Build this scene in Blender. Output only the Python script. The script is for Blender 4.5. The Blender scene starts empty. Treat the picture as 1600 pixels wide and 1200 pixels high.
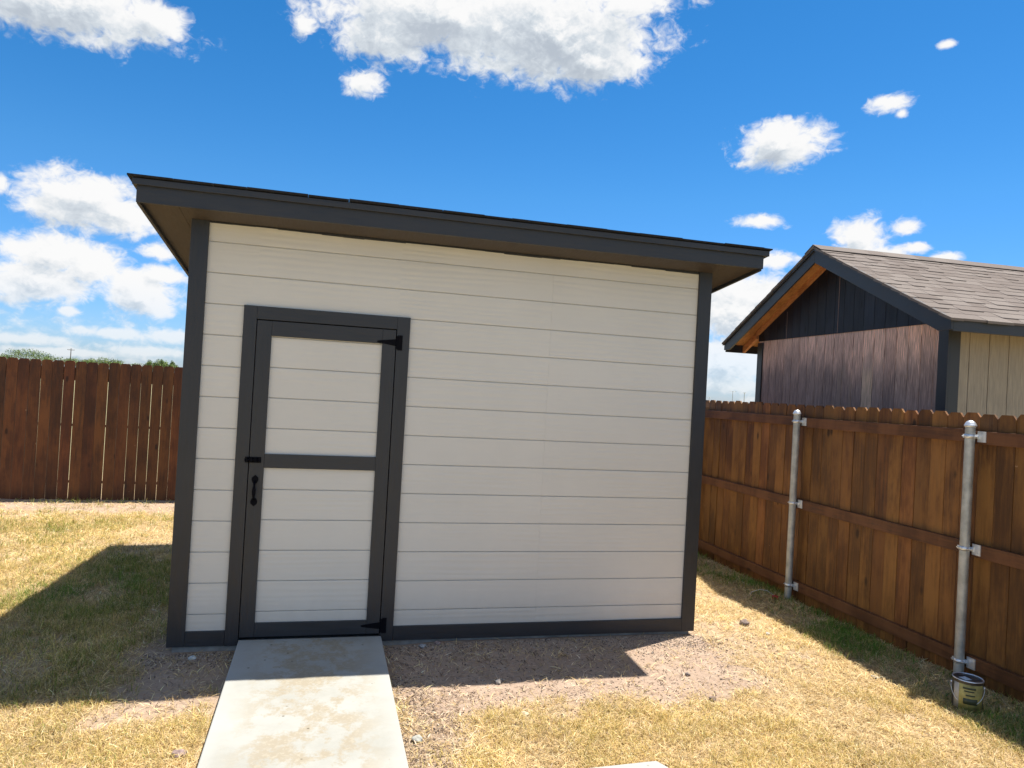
import bpy, bmesh, math, random
import numpy as np
from mathutils import Vector, Matrix, noise as mnoise
R_ = math.radians
random.seed(7); rng = np.random.default_rng(7)
sc = bpy.context.scene
col = sc.collection
ORI = {}

# ------------------------------------------------------------------ helpers
def tag(o, label=None, cat=None, group=None, kind=None):
    if label: o['label'] = label
    if cat: o['category'] = cat
    if group: o['group'] = group
    if kind: o['kind'] = kind
    return o

def empty(name, loc, label, cat, group=None, rz=0):
    o = bpy.data.objects.new(name, None); col.objects.link(o)
    o.location = loc; o.rotation_euler = (0, 0, rz)
    ORI[o.name] = Vector(loc) if rz == 0 else Vector((0, 0, 0))
    o.empty_display_size = .1
    return tag(o, label, cat, group)

class MB:
    """collects shapes, links them as ONE mesh object"""
    def __init__(s): s.v = []; s.f = []; s.sm = []
    def add(s, vs, fs, smooth=False):
        n = len(s.v); s.v += [tuple(v) for v in vs]
        s.f += [tuple(i+n for i in f) for f in fs]; s.sm += [smooth]*len(fs)
        return s
    def hexa(s, p):  # 8 points: bottom 4 ccw, top 4 ccw
        return s.add(p, [(3,2,1,0),(4,5,6,7),(0,1,5,4),(1,2,6,5),(2,3,7,6),(3,0,4,7)])
    def box(s, x0, x1, y0, y1, z0, z1):
        return s.hexa([(x0,y0,z0),(x1,y0,z0),(x1,y1,z0),(x0,y1,z0),(x0,y0,z1),(x1,y0,z1),(x1,y1,z1),(x0,y1,z1)])
    def prism(s, poly, axis, a, b):
        """poly: 2-D points, ccw; axis the extruded one"""
        def P(q, t):
            return {'x': (t,q[0],q[1]), 'y': (q[0],t,q[1]), 'z': (q[0],q[1],t)}[axis]
        n = len(poly)
        vs = [P(q,a) for q in poly]+[P(q,b) for q in poly]
        fs = [tuple(range(n))[::-1], tuple(range(n,2*n))]+[(i,(i+1)%n,n+(i+1)%n,n+i) for i in range(n)]
        return s.add(vs, fs)
    def tube(s, pts, r, n=10, cap=True):
        pts = [Vector(p) for p in pts]; rr = r if isinstance(r,(list,tuple)) else [r]*len(pts)
        vs=[]; fs=[]
        for i,p in enumerate(pts):
            d = (pts[min(i+1,len(pts)-1)]-pts[max(i-1,0)]).normalized()
            a = d.cross(Vector((0,0,1)) if abs(d.z)<.9 else Vector((1,0,0))).normalized(); b = d.cross(a)
            for k in range(n):
                t = 2*math.pi*k/n; vs.append(p+a*math.cos(t)*rr[i]+b*math.sin(t)*rr[i])
        for i in range(len(pts)-1):
            for k in range(n):
                fs.append((i*n+k, i*n+(k+1)%n, (i+1)*n+(k+1)%n, (i+1)*n+k))
        s.add(vs, fs, True)
        if cap:
            s.add([vs[k] for k in range(n)], [tuple(range(n))]); s.add([vs[-n+k] for k in range(n)], [tuple(range(n))[::-1]])
        return s
    def lathe(s, c, prof, n=24):
        vs=[]; fs=[]
        for r,z in prof:
            for k in range(n):
                t=2*math.pi*k/n; vs.append((c[0]+r*math.cos(t), c[1]+r*math.sin(t), c[2]+z))
        for i in range(len(prof)-1):
            for k in range(n): fs.append((i*n+k,i*n+(k+1)%n,(i+1)*n+(k+1)%n,(i+1)*n+k))
        return s.add(vs, fs, True)
    def build(s, name, mat, parent=None, bevel=0, label=None):
        root = parent; off = Vector((0,0,0))
        while root is not None and root.name not in ORI: root = root.parent
        if root is not None: off = ORI[root.name]
        me = bpy.data.meshes.new(name)
        me.from_pydata([(v[0]-off.x, v[1]-off.y, v[2]-off.z) for v in s.v], [], s.f)
        me.polygons.foreach_set('use_smooth', s.sm)
        bm = bmesh.new(); bm.from_mesh(me); bmesh.ops.recalc_face_normals(bm, faces=bm.faces[:]); bm.to_mesh(me); bm.free()
        me.materials.append(mat)
        o = bpy.data.objects.new(name, me); col.objects.link(o)
        if parent is not None: o.parent = parent
        if bevel:
            m = o.modifiers.new('bevel','BEVEL'); m.width = bevel; m.segments = 2; m.limit_method='ANGLE'
        if label: o['label'] = label
        return o

# ------------------------------------------------------------------ material DSL
class NT:
    def __init__(s, name):
        s.m = bpy.data.materials.new(name); s.m.use_nodes = True; s.t = s.m.node_tree
        s.b = s.t.nodes['Principled BSDF']; s.tc = None
    def n(s, typ, **kw):
        nd = s.t.nodes.new(typ)
        for k,v in kw.items():
            if k.startswith('_'): setattr(nd, k[1:], v)
        return nd
    def L(s, a, b): s.t.links.new(a, b)
    def coord(s, scale=(1,1,1), island=False, rot=(0,0,0)):
        if s.tc is None: s.tc = s.n('ShaderNodeTexCoord')
        out = s.tc.outputs['Object']
        if island:
            g = s.geo(); a = s.n('ShaderNodeVectorMath', _operation='SCALE'); a.inputs[0].default_value=(37,53,71)
            s.L(g.outputs['Random Per Island'], a.inputs['Scale'])
            b = s.n('ShaderNodeVectorMath', _operation='ADD'); s.L(out,b.inputs[0]); s.L(a.outputs[0],b.inputs[1]); out=b.outputs[0]
        mp = s.n('ShaderNodeMapping'); mp.inputs['Scale'].default_value = scale; mp.inputs['Rotation'].default_value = rot
        s.L(out, mp.inputs['Vector']); return mp.outputs[0]
    def geo(s):
        if not hasattr(s,'_g'): s._g = s.n('ShaderNodeNewGeometry')
        return s._g
    def noise(s, vec, scale=5, detail=4, rough=.55, dist=0):
        nd = s.n('ShaderNodeTexNoise'); s.L(vec, nd.inputs['Vector'])
        nd.inputs['Scale'].default_value=scale; nd.inputs['Detail'].default_value=detail
        nd.inputs['Roughness'].default_value=rough; nd.inputs['Distortion'].default_value=dist
        return nd.outputs['Fac']
    def ramp(s, fac, stops):
        r = s.n('ShaderNodeValToRGB'); s.L(fac, r.inputs[0]); e = r.color_ramp.elements
        while len(e) < len(stops): e.new(.5)
        for el,(p,c) in zip(e, stops):
            el.position = p; el.color = (c[0],c[1],c[2],1) if not isinstance(c,(int,float)) else (c,c,c,1)
        return r.outputs[0]
    def mix(s, fac, a, b, mode='MIX'):
        m = s.n('ShaderNodeMix', _data_type='RGBA', _blend_type=mode)
        for i,v in ((0,fac),(6,a),(7,b)):
            if hasattr(v,'is_linked') or hasattr(v,'links'): s.L(v, m.inputs[i])
            elif isinstance(v,(int,float)) and i==0: m.inputs[0].default_value = v
            else: m.inputs[i].default_value = (v[0],v[1],v[2],1)
        return m.outputs[2]
    def math(s, op, a, b=0.0, c=None):
        m = s.n('ShaderNodeMath', _operation=op)
        for i,v in enumerate((a,b) if c is None else (a,b,c)):
            if isinstance(v,(int,float)): m.inputs[i].default_value = v
            else: s.L(v, m.inputs[i])
        return m.outputs[0]
    def mr(s, v, a, b, c=0, d=1, smooth=True):
        m = s.n('ShaderNodeMapRange'); m.interpolation_type = 'SMOOTHSTEP' if smooth else 'LINEAR'
        s.L(v, m.inputs[0])
        for i,x in enumerate((a,b,c,d)): m.inputs[i+1].default_value = x
        return m.outputs[0]
    def sep(s, vec):
        m = s.n('ShaderNodeSeparateXYZ'); s.L(vec, m.inputs[0]); return m.outputs
    def bump(s, h, strength=.3, dist=.01):
        b = s.n('ShaderNodeBump'); b.inputs['Strength'].default_value=strength; b.inputs['Distance'].default_value=dist
        s.L(h, b.inputs['Height']); s.L(b.outputs[0], s.b.inputs['Normal'])
    def fin(s, color, rough=.6, metal=0, spec=.5):
        if isinstance(color, tuple): s.b.inputs['Base Color'].default_value=(*color,1)
        else: s.L(color, s.b.inputs['Base Color'])
        if isinstance(rough,(int,float)): s.b.inputs['Roughness'].default_value=rough
        else: s.L(rough, s.b.inputs['Roughness'])
        s.b.inputs['Metallic'].default_value=metal; s.b.inputs['Specular IOR Level'].default_value=spec
        return s.m

def plain(name, c, rough=.6, metal=0, var=.15, scale=8, spec=.5, bump=0):
    t = NT(name); v = t.coord(); n = t.noise(v, scale, 5)
    d = tuple(x*(1-var) for x in c); e = tuple(min(1,x*(1+var)) for x in c)
    if bump: t.bump(t.noise(v, scale*8, 4), bump, .004)
    return t.fin(t.ramp(n, [(.3,d),(.7,e)]), rough, metal, spec)

def painted_siding(name, c, rough=.55):
    t = NT(name)
    v = t.coord((.55,1,9), island=True)          # embossed grain runs along the boards
    w = t.n('ShaderNodeTexWave', _wave_type='BANDS', _bands_direction='Z'); t.L(v, w.inputs['Vector'])
    w.inputs['Scale'].default_value=.9; w.inputs['Distortion'].default_value=14; w.inputs['Detail'].default_value=3; w.inputs['Detail Scale'].default_value=.5
    n2 = t.noise(t.coord((3,3,70), island=True), 3, 4)
    h = t.math('ADD', t.math('MULTIPLY', w.outputs['Fac'], .7), t.math('MULTIPLY', n2, .3))
    h = t.math('MULTIPLY', h, t.mr(t.noise(t.coord((.8,1,3), island=True), 1.2, 2), .35,.7,.15,1))
    t.bump(h, .55, .0035)
    n = t.noise(t.coord((1,1,1)), 1.3, 5, .6)
    r = t.geo().outputs['Random Per Island']
    base = t.ramp(n, [(.3, tuple(x*.95 for x in c)), (.7, tuple(min(1,x*1.03) for x in c))])
    base = t.mix(t.math('MULTIPLY', r, .25), base, tuple(x*.93 for x in c))
    g = t.noise(t.coord((6,6,60), island=True), 6, 3)
    base = t.mix(t.mr(g,.62,.8,0,.35), base, tuple(x*.8 for x in c))
    # splash dirt low on the boards
    z = t.sep(t.coord())[2]
    dn = t.math('ADD', z, t.math('MULTIPLY', t.noise(t.coord((3,3,3)),4,5), .25))
    base = t.mix(t.mr(dn,.18,.5,.28,0), base, (.42,.36,.28))
    return t.fin(base, rough)

def painted_wood(name, c, along='z', rough=.42):
    t = NT(name); sc_ = {'x':(1.2,14,14),'y':(14,1.2,14),'z':(14,14,1.2)}[along]
    v = t.coord(sc_, island=True); n = t.noise(v, 5, 5, .6)
    m = t.noise(t.coord(), 2.2, 4)
    base = t.ramp(n, [(.25, tuple(x*.72 for x in c)), (.75, tuple(x*1.3 for x in c))])
    base = t.mix(t.mr(m,.4,.75,0,.35), base, tuple(x*1.35 for x in c))
    t.bump(n, .35, .003)
    return t.fin(base, t.mr(n,.2,.8,rough-.06,rough+.14), 0, .5)

def stained(name, dark, mid, light, along='z', knots=True, rough=.5):
    t = NT(name); sc_ = {'y':(22,1.3,22),'z':(22,22,1.3),'x':(1.3,22,22)}[along]
    v = t.coord(sc_, island=True); n = t.noise(v, 2.2, 6, .62, .6)
    r = t.geo().outputs['Random Per Island']
    base = t.ramp(n, [(.28,dark),(.5,mid),(.74,light)])
    blot = t.noise(t.coord((1,1,.45), island=True), 3.2, 5, .65)
    base = t.mix(t.mr(blot,.42,.68,0,.75), base, light)
    base = t.mix(t.mr(blot,.56,.32,0,.6), base, dark)
    hs = t.n('ShaderNodeHueSaturation'); t.L(base, hs.inputs['Color'])
    t.L(t.mr(r,0,1,.74,1.28,False), hs.inputs['Value']); t.L(t.mr(t.math('FRACT',t.math('MULTIPLY',r,7.3)),0,1,.494,.506,False), hs.inputs['Hue'])
    base = hs.outputs[0]
    if knots:
        vo = t.n('ShaderNodeTexVoronoi'); t.L(t.coord({'z':(5,5,2.2),'y':(5,2.2,5),'x':(2.2,5,5)}[along], island=True), vo.inputs['Vector']); vo.inputs['Scale'].default_value=1
        k = t.mr(vo.outputs['Distance'], .05,.13,.85,0)
        base = t.mix(k, base, tuple(x*.35 for x in dark))
    # small pale scuffs
    sp = t.noise(t.coord((1,1,.6), island=True), 26, 2)
    base = t.mix(t.mr(sp,.765,.80,0,.5), base, (.45,.3,.17))
    t.bump(n, .45, .004)
    return t.fin(base, t.mr(n,.2,.8,rough-.05,rough+.2), 0, .35)

M = {}
TRIM = (.0205,.0218,.0262)
M['siding'] = painted_siding('cream siding paint', (.625,.605,.56))
M['trim_z'] = painted_wood('bronze trim paint upright', TRIM, 'z')
M['trim_x'] = painted_wood('bronze trim paint level', TRIM, 'x')
M['trim_y'] = painted_wood('bronze trim paint rake', TRIM, 'y')
M['soffit'] = painted_wood('bronze trim paint with ground bounce', (.052,.040,.032), 'y', .6)  # same bronze paint as the trim; brown ground bounce put into the colour
M['black_iron'] = plain('black hardware', (.0015,.0015,.004), .7, .0, .2, 60, .12)
M['galv'] = plain('galvanised steel', (.42,.425,.40), .5, .45, .25, 14, bump=.15)
M['galv_bright'] = plain('bright galvanised steel', (.72,.74,.76), .35, .7, .12, 30)
M['picket'] = stained('stained cedar pickets', (.055,.019,.005), (.145,.056,.014), (.245,.108,.028), 'z')
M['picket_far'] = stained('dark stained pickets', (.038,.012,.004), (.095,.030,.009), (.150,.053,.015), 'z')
M['rail'] = stained('stained pine rail', (.060,.023,.008), (.130,.052,.018), (.19,.083,.032), 'y')
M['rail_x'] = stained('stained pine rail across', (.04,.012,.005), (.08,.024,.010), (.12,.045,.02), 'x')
M['rawpine'] = stained('bare pine sheathing', (.26,.10,.035), (.46,.19,.065), (.62,.29,.11), 'y', True, .7)
M['shingle_dark'] = plain('charcoal shingles', (.022,.022,.026), .9, 0, .4, 60, .2, .5)

def concrete(name):
    t = NT(name); v = t.coord()
    a = t.noise(v, 2.2, 7, .68); b = t.noise(v, 42, 4, .7); c = t.noise(t.coord((1.2,1,1)), 5.5, 7, .74)
    base = t.ramp(a, [(.3,(.27,.268,.24)),(.55,(.325,.325,.30)),(.75,(.36,.362,.34))])
    x,y,z = t.sep(v)
    # tan dried splotches down the middle of the walk
    mid = t.mr(t.math('ABSOLUTE', t.math('SUBTRACT', x, .90)), .44,.16,0,1)
    m = t.math('MULTIPLY', mid, t.mr(c,.44,.56,0,.75))
    base = t.mix(m, base, (.27,.225,.155))
    base = t.mix(t.math('MULTIPLY', m, t.mr(b,.5,.62,0,.7)), base, (.36,.335,.27))
    base = t.mix(t.mr(b,.66,.74,0,.4), base, (.20,.17,.13))
    vo = t.n('ShaderNodeTexVoronoi'); t.L(t.coord((9,9,1)), vo.inputs['Vector']); vo.inputs['Scale'].default_value=1
    base = t.mix(t.math('MULTIPLY', t.mr(vo.outputs['Distance'],.03,.09,.8,0), t.mr(a,.45,.55,0,1)), base, (.07,.05,.03))
    edge = t.mr(t.math('ABSOLUTE', t.math('SUBTRACT', x, .89)), .36,.47,0,.5)
    base = t.mix(edge, base, (.36,.36,.345))
    br = t.noise(t.coord((3,90,1)), 2, 3)
    t.bump(t.math('ADD', t.math('MULTIPLY',b,.6), t.math('MULTIPLY',br,.4)), .35, .004)
    return t.fin(base, .85, 0, .25)
M['concrete'] = concrete('broomed concrete')
M['slab_edge'] = plain('grey slab concrete', (.30,.29,.27), .9, 0, .25, 14, .2, .4)

# ------------------------------------------------------------------ fields for the yard
_tab = rng.random((256,256))
def vnoise(x, y, f):
    x = np.asarray(x)*f+1000.; y = np.asarray(y)*f+1000.
    xi = np.floor(x).astype(int); yi = np.floor(y).astype(int); u = x-xi; v = y-yi
    u = u*u*(3-2*u); v = v*v*(3-2*v)
    g = lambda a,b: _tab[a & 255, b & 255]
    return (g(xi,yi)*(1-u)+g(xi+1,yi)*u)*(1-v)+(g(xi,yi+1)*(1-u)+g(xi+1,yi+1)*u)*v
def fbm(x, y, f): return (vnoise(x,y,f)*.5+vnoise(x,y,f*2.1)*.27+vnoise(x,y,f*4.3)*.15+vnoise(x,y,f*9)*.08)
def sst(v, a, b):
    t = np.clip((v-a)/(b-a),0,1); return t*t*(3-2*t)
def boxf(x,y,x0,x1,y0,y1,s):   # soft rectangle
    return sst(x,x0-s,x0+s)*(1-sst(x,x1-s,x1+s))*sst(y,y0-s,y0+s)*(1-sst(y,y1-s,y1+s))
def soil(x, y):
    n = (fbm(x,y,1.7)-.5); n2 = (fbm(x+9,y+3,6)-.5)*.25
    xx = x+n*.55+n2; yy = y+(fbm(x+5,y,2.1)-.5)*.55+n2
    a = boxf(xx,yy,1.2,3.8,-1.13,.3,.13)
    b = boxf(xx,yy,1.2,1.68,-3.2,-.8,.12)*.8
    c = boxf(xx,yy,-.28,.55,-.86,.3,.12)*.9
    d = boxf(xx,yy,-6,5.2,4.95,6.2,.22)*.9
    e = boxf(xx,yy,-.5,0.2,.3,1.9,.14)*.55
    f = np.exp(-(((x-4.28)/.22)**2+((y-.18)/.16)**2))*.8
    g = boxf(xx,yy,3.6,4.35,-.75,.45,.14)*.55
    h = sst(fbm(x+31,y+17,1.1),.60,.74)*.45
    return np.clip(np.maximum.reduce([a,b,c,d,e,f,g,h]),0,1)
def green(x, y):
    n = fbm(x+40,y+11,1.3)
    a = sst(x,4.55,4.85)*(.75+.5*(n-.5)*2)*(.55+1.0*sst(x,4.7,4.95))
    b = np.exp(-(((x+.85)/.55)**2+((y-1.55)/.75)**2))*1.1
    c = np.exp(-(((x+2.2)/1.0)**2+((y-3.7)/.5)**2))*.55
    d = boxf(x,y,-1.5,.0,-.6,2.6,.25)*.30
    e = (1-sst(x,-.6,.6))*.07
    f = boxf(x,y,-3.5,5.2,5.6,6.3,.15)*.5
    k = np.exp(-(((x+1.1)/.35)**2+((y+.15)/.4)**2))*.4
    return np.clip((a+b+c+d+e+f+k)*(.15+1.5*sst(n,.38,.66)),0,1)
SHED_W, SHED_D = 3.719, 3.05
SL0, SL1 = .420, 1.347      # walk edges
def blocked(x, y):
    return ((x>-.02)&(x<SHED_W+.02)&(y>-.02)&(y<SHED_D+.02)) | ((x>SL0-.012)&(x<SL1+.012)&(y<.02)) | ((y<-1.765+.045*(x-2.3))&(x>1.9)&(x<2.64))
def gz(x, y):   # ground relief
    h = (fbm(x,y,.9)-.5)*.055+(fbm(x+3,y+8,5)-.5)*.016
    near = 1-sst(np.hypot(np.asarray(x)-1.8, np.asarray(y)-.3), 9, 14)
    k = 1-np.exp(-(np.maximum(0,np.maximum.reduce([SL0-x, x-SL1, y-.05]))/.22)**2)   # level beside the walk
    kd = 1-np.exp(-(np.maximum(0,np.maximum.reduce([-x, x-SHED_W, -y, y-SHED_D]))/.3)**2)
    lip = .020*np.exp(-((y+.02)/.16)**2)*sst(x,1.45,1.8)*(1-sst(x,3.5,3.9))
    return (h*.9*np.minimum(k,kd))*near - .012 + lip

def np_mesh(name, V, F, mat, colors=None, smooth=False, n=4):
    """V (N,3), F (M,n)"""
    me = bpy.data.meshes.new(name); me.vertices.add(len(V)); me.vertices.foreach_set('co', V.astype(np.float32).ravel())
    me.loops.add(F.size); me.loops.foreach_set('vertex_index', F.astype(np.int32).ravel())
    me.polygons.add(len(F)); me.polygons.foreach_set('loop_start', (np.arange(len(F))*n).astype(np.int32))
    me.polygons.foreach_set('loop_total', np.full(len(F),n,np.int32))
    if smooth: me.polygons.foreach_set('use_smooth', np.ones(len(F),bool))
    if colors is not None:
        a = me.color_attributes.new('tint','FLOAT_COLOR','POINT')
        a.data.foreach_set('color', np.c_[colors, np.ones(len(colors))].astype(np.float32).ravel())
    me.update(calc_edges=True); me.materials.append(mat)
    o = bpy.data.objects.new(name, me); col.objects.link(o); return o

# ground sheet: fine near the shed, coarse to the horizon
def axis(lo, hi, step):
    near = np.arange(lo, hi+1e-6, step)
    far = []; d = step*1.6; v = hi
    while v < 4200: v += d; far.append(v); d *= 1.35
    far2 = []; d = step*1.6; v = lo
    while v > -4200: v -= d; far2.append(v); d *= 1.35
    return np.r_[far2[::-1], near, far]
gx = axis(-5.5, 7.5, .05); gy = axis(-4, 8, .05)
X, Y = np.meshgrid(gx, gy); Z = gz(X, Y)
so = soil(X, Y); gr = green(X, Y)
far = sst(np.hypot(X-1.8,Y-.3), 8, 11)
fld = fbm(X,Y,.02)
straw = np.array([.52,.385,.205]); dirt = np.array([.41,.305,.232]); olive = np.array([.24,.20,.075])
C = straw*(1-so[...,None])+dirt*so[...,None]
gg = (gr*(1-so))[...,None]*.75
C = C*(1-gg)+olive*gg
C = C*(1-far[...,None])+(np.array([.36,.33,.17])*(.75+.5*fld[...,None]))*far[...,None]
nx, ny = len(gx), len(gy)
I = np.arange(nx*ny).reshape(ny,nx)
F = np.stack([I[:-1,:-1],I[:-1,1:],I[1:,1:],I[1:,:-1]],-1).reshape(-1,4)
t = NT('yard soil and thatch'); v = t.coord()
at = t.n('ShaderNodeAttribute'); at.attribute_name='tint'
n1 = t.noise(v, 38, 6, .7); n2 = t.noise(v, 190, 4, .7); n3 = t.noise(v, 6, 5, .65)
base = t.mix(t.mr(n1,.3,.7,.0,.55), at.outputs['Color'], t.mix(.55, at.outputs['Color'], (.15,.10,.07)))
base = t.mix(t.mr(n2,.58,.74,0,.55), base, (.55,.47,.38))
base = t.mix(t.mr(n2,.44,.30,0,.7), base, (.09,.065,.05))
base = t.mix(t.mr(n3,.45,.72,0,.45), base, (.50,.40,.31))
t.bump(t.math('ADD', t.math('MULTIPLY',n1,.7), t.math('MULTIPLY',n2,.3)), .9, .018)
ground_m = t.fin(base, .95, 0, .1)
g = np_mesh('ground', np.c_[X.ravel(),Y.ravel(),Z.ravel()], F, ground_m, C.reshape(-1,3), True)
tag(g, kind='structure')

# ------------------------------------------------------------------ walks
def walk(name, poly, z1):
    m = MB(); m.prism(poly, 'z', -.10, z1)
    return tag(m.build(name, M['concrete'], None, .006), kind='structure')
walk('path', [(SL0,-.024),(SL0+.035,-4.6),(SL1+.012,-4.6),(SL1,-.024)], .068)
walk('pavement', [(1.90,-1.815),(1.92,-4.6),(2.61,-4.6),(2.60,-1.85),(2.57,-1.785)], .022)

# ------------------------------------------------------------------ blades
def blades(name, n, dens, length, width, tilt, pal, label, cat, ymin=-3.1, zoff=0., bend=.5, tuft=6, spread=.03):
    """n tufts tried; dens(x,y) -> keep probability; tilt in degrees from upright (lo,hi)"""
    n = int(n*1.22); x = rng.uniform(-7.0,5.26,n); y = rng.uniform(ymin,5.96,n)
    dist = np.hypot(x-.9, y+5.03)
    keep = (rng.random(n) < dens(x,y)*np.clip((3.6/dist)**1.1,0,1)) & ~blocked(x,y)
    ang = np.abs(np.degrees(np.arctan2(x-.9,y+5.03))-14.3); inview = rng.random(n) < 1-sst(ang, 42, 66)
    keep &= inview; x=x[keep]; y=y[keep]
    x = np.repeat(x,tuft)+rng.normal(0,spread,len(x)*tuft); y = np.repeat(y,tuft)+rng.normal(0,spread,len(y)*tuft)
    ok = ~blocked(x,y) & (y<5.97) & (x<5.27); x=x[ok]; y=y[ok]; N=len(x)
    dist = np.hypot(x-.9, y+5.03)
    L = rng.uniform(*length,N)*(1+.12*(dist/4-1).clip(0)); W = rng.uniform(*width,N)*(1+.35*(dist/4-1).clip(0))
    az = rng.uniform(0,2*np.pi,N); ti = np.radians(rng.uniform(*tilt,N))
    dx, dy = np.cos(az)*np.sin(ti), np.sin(az)*np.sin(ti); dz = np.cos(ti)
    sa = az+np.pi/2+rng.normal(0,.4,N); sx, sy = np.cos(sa)*W/2, np.sin(sa)*W/2
    z = gz(x,y)+zoff+rng.uniform(0,.012,N)*(np.mean(tilt)>50)
    b = rng.uniform(.1,bend,N)
    P0 = np.c_[x,y,z-.004]; P1 = np.c_[x+dx*L*.5, y+dy*L*.5, z+dz*L*.5]
    P2 = np.c_[x+dx*L*(1+.3*b), y+dy*L*(1+.3*b), z+np.maximum(dz*L*(1-.45*b), .003)]
    S = np.c_[sx,sy,rng.normal(0,.0006,N)]
    V = np.stack([P0-S,P0+S,P1+S*.85,P1-S*.85,P2+S*.12,P2-S*.12],1).reshape(-1,3)
    i = np.arange(N)*6
    F = np.stack([np.stack([i,i+1,i+2,i+3],-1), np.stack([i+3,i+2,i+4,i+5],-1)],1).reshape(-1,4)
    C = pal(x,y,N); C = np.repeat(C,6,0).reshape(N,6,3); 
    o = np_mesh(name, V, F, grass_m, C.reshape(-1,3))
    return tag(o, label, cat, kind='stuff')
t = NT('grass blades'); at = t.n('ShaderNodeAttribute'); at.attribute_name='tint'
t.fin(at.outputs['Color'], .6, 0, .25)
tr = t.n('ShaderNodeBsdfTranslucent'); t.L(at.outputs['Color'], tr.inputs['Color'])
ms = t.n('ShaderNodeMixShader'); ms.inputs[0].default_value=.3
t.L(t.b.outputs[0], ms.inputs[1]); t.L(tr.outputs[0], ms.inputs[2])
t.L(ms.outputs[0], [n for n in t.t.nodes if n.type=='OUTPUT_MATERIAL'][0].inputs[0]); grass_m = t.m

def pal_green(x,y,N):
    c = greenp(x,y,N); f_ = np.maximum(sst(x,4.5,4.9), np.exp(-(((x+.85)/.5)**2+((y-1.5)/.6)**2)))*(rng.random(N)<.75)
    return c*(1-f_[:,None])+np.array([.125,.235,.035])*rng.uniform(.7,1.5,N)[:,None]*f_[:,None]
def pal_of(cols, wob=.18):
    cols = np.array(cols)
    def f(x,y,N):
        c = cols[rng.integers(0,len(cols),N)]*1.16
        patch = .80+.42*fbm(x+2,y+7,2.4)
        return np.clip(c*(1+rng.normal(0,wob,(N,1)))*patch[:,None],.01,.95)
    return f
dry = pal_of([(.62,.47,.235),(.68,.54,.30),(.54,.39,.18),(.58,.43,.20),(.38,.26,.12),(.72,.60,.37),(.50,.37,.18),(.34,.24,.12)],.24)
golden = pal_of([(.58,.44,.16),(.64,.50,.21),(.40,.31,.11),(.50,.40,.15),(.36,.30,.10)],.22)
greenp = pal_of([(.22,.23,.045),(.26,.26,.05),(.34,.29,.08),(.16,.20,.035),(.42,.34,.12),(.13,.19,.03),(.46,.35,.14)],.22)
brown = pal_of([(.34,.25,.17),(.22,.15,.10),(.48,.38,.27),(.14,.10,.07),(.58,.48,.36),(.10,.07,.055)],.25)
blades('straw_litter', 240000, lambda x,y:(1-.93*soil(x,y))*(.35+.9*fbm(x+1,y+1,3)), (.025,.07), (.0018,.0036), (60,86), dry,
       'pale dry straw lying matted over the yard', 'dry grass', tuft=5, spread=.03)
blades('dry_grass', 170000, lambda x,y:(1-soil(x,y))**1.5*sst(fbm(x+8,y+2,2.6),.34,.60)*(.95-.75*sst(x,2.9,3.7)*sst(y,-1.1,-.6)), (.03,.068), (.0018,.0034), (18,62), golden,
       'golden dead grass standing in tufts in the yard', 'dry grass', tuft=6, spread=.018, bend=.9)
blades('green_grass', 170000, lambda x,y:green(x,y)*(1-.8*soil(x,y)), (.035,.085), (.002,.004), (8,58), pal_green,
       'green grass in the shade by the shed and along the fence', 'grass', tuft=7, spread=.022, bend=.9)
blades('plant_debris', 120000, lambda x,y:(.05+.95*boxf(x,y,1.3,1.75,-3.2,-.75,.12)+.16*soil(x,y)*(y<.2)), (.012,.05), (.0025,.006), (70,88), brown,
       'brown chips and dead stems scattered on the bare soil', 'debris', tuft=3, spread=.03)

# ------------------------------------------------------------------ gravel and stones
def pebble_arrays(n, f, size, ymin=-3.0):
    x,y = f(n); ok=~blocked(x,y); x=x[ok];y=y[ok];N=len(x)
    ico = np.array([(0,0,1),(.9,0,.1),(.28,.85,.05),(-.72,.52,.12),(-.72,-.52,.05),(.28,-.85,.1),(0,0,-.8)])
    fi = np.array([(0,1,2),(0,2,3),(0,3,4),(0,4,5),(0,5,1),(6,2,1),(6,3,2),(6,4,3),(6,5,4),(6,1,5)])
    s = rng.uniform(size[0],size[1],N)*rng.uniform(.5,1,N); a = rng.uniform(0,6.28,N)
    V = ico[None]*rng.uniform(.7,1.25,(N,7,1))*s[:,None,None]
    V[...,2]*=.62; ca,sa=np.cos(a)[:,None],np.sin(a)[:,None]
    vx=V[...,0]*ca-V[...,1]*sa; vy=V[...,0]*sa+V[...,1]*ca
    V=np.stack([vx+x[:,None],vy+y[:,None],V[...,2]+gz(x,y)[:,None]+.2*s[:,None]],-1).reshape(-1,3)
    F=(fi[None]+np.arange(N)[:,None,None]*7).reshape(-1,3)
    cols=np.array([(.44,.35,.27),(.36,.27,.20),(.52,.45,.38),(.16,.12,.10),(.12,.09,.075)])[rng.integers(0,5,N)]
    return V,F,np.repeat(cols,7,0)
t = NT('gravel stone'); at = t.n('ShaderNodeAttribute'); at.attribute_name='tint'
M['gravel'] = t.fin(t.mix(t.mr(t.noise(t.coord(),120,3),.35,.65,0,.35), at.outputs['Color'], (.2,.17,.15)), .9, 0, .2)
def f_all(n):
    k1,k2,k3,k4 = int(n*.34),int(n*.22),int(n*.14),int(n*.30)
    x = np.r_[rng.uniform(1.37,3.9,k1), SL1+.015+np.abs(rng.normal(0,.11,k2)), rng.uniform(-.15,.42,k3), rng.uniform(1.4,4.3,k4)]
    y = np.r_[-.03-np.abs(rng.normal(0,.16,k1)), rng.uniform(-2.6,-.5,k2), -.02-np.abs(rng.normal(0,.12,k3)), rng.uniform(-1.25,-.02,k4)]
    return x,y
V,F,C = pebble_arrays(11000, f_all, (.002,.0095))
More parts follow.
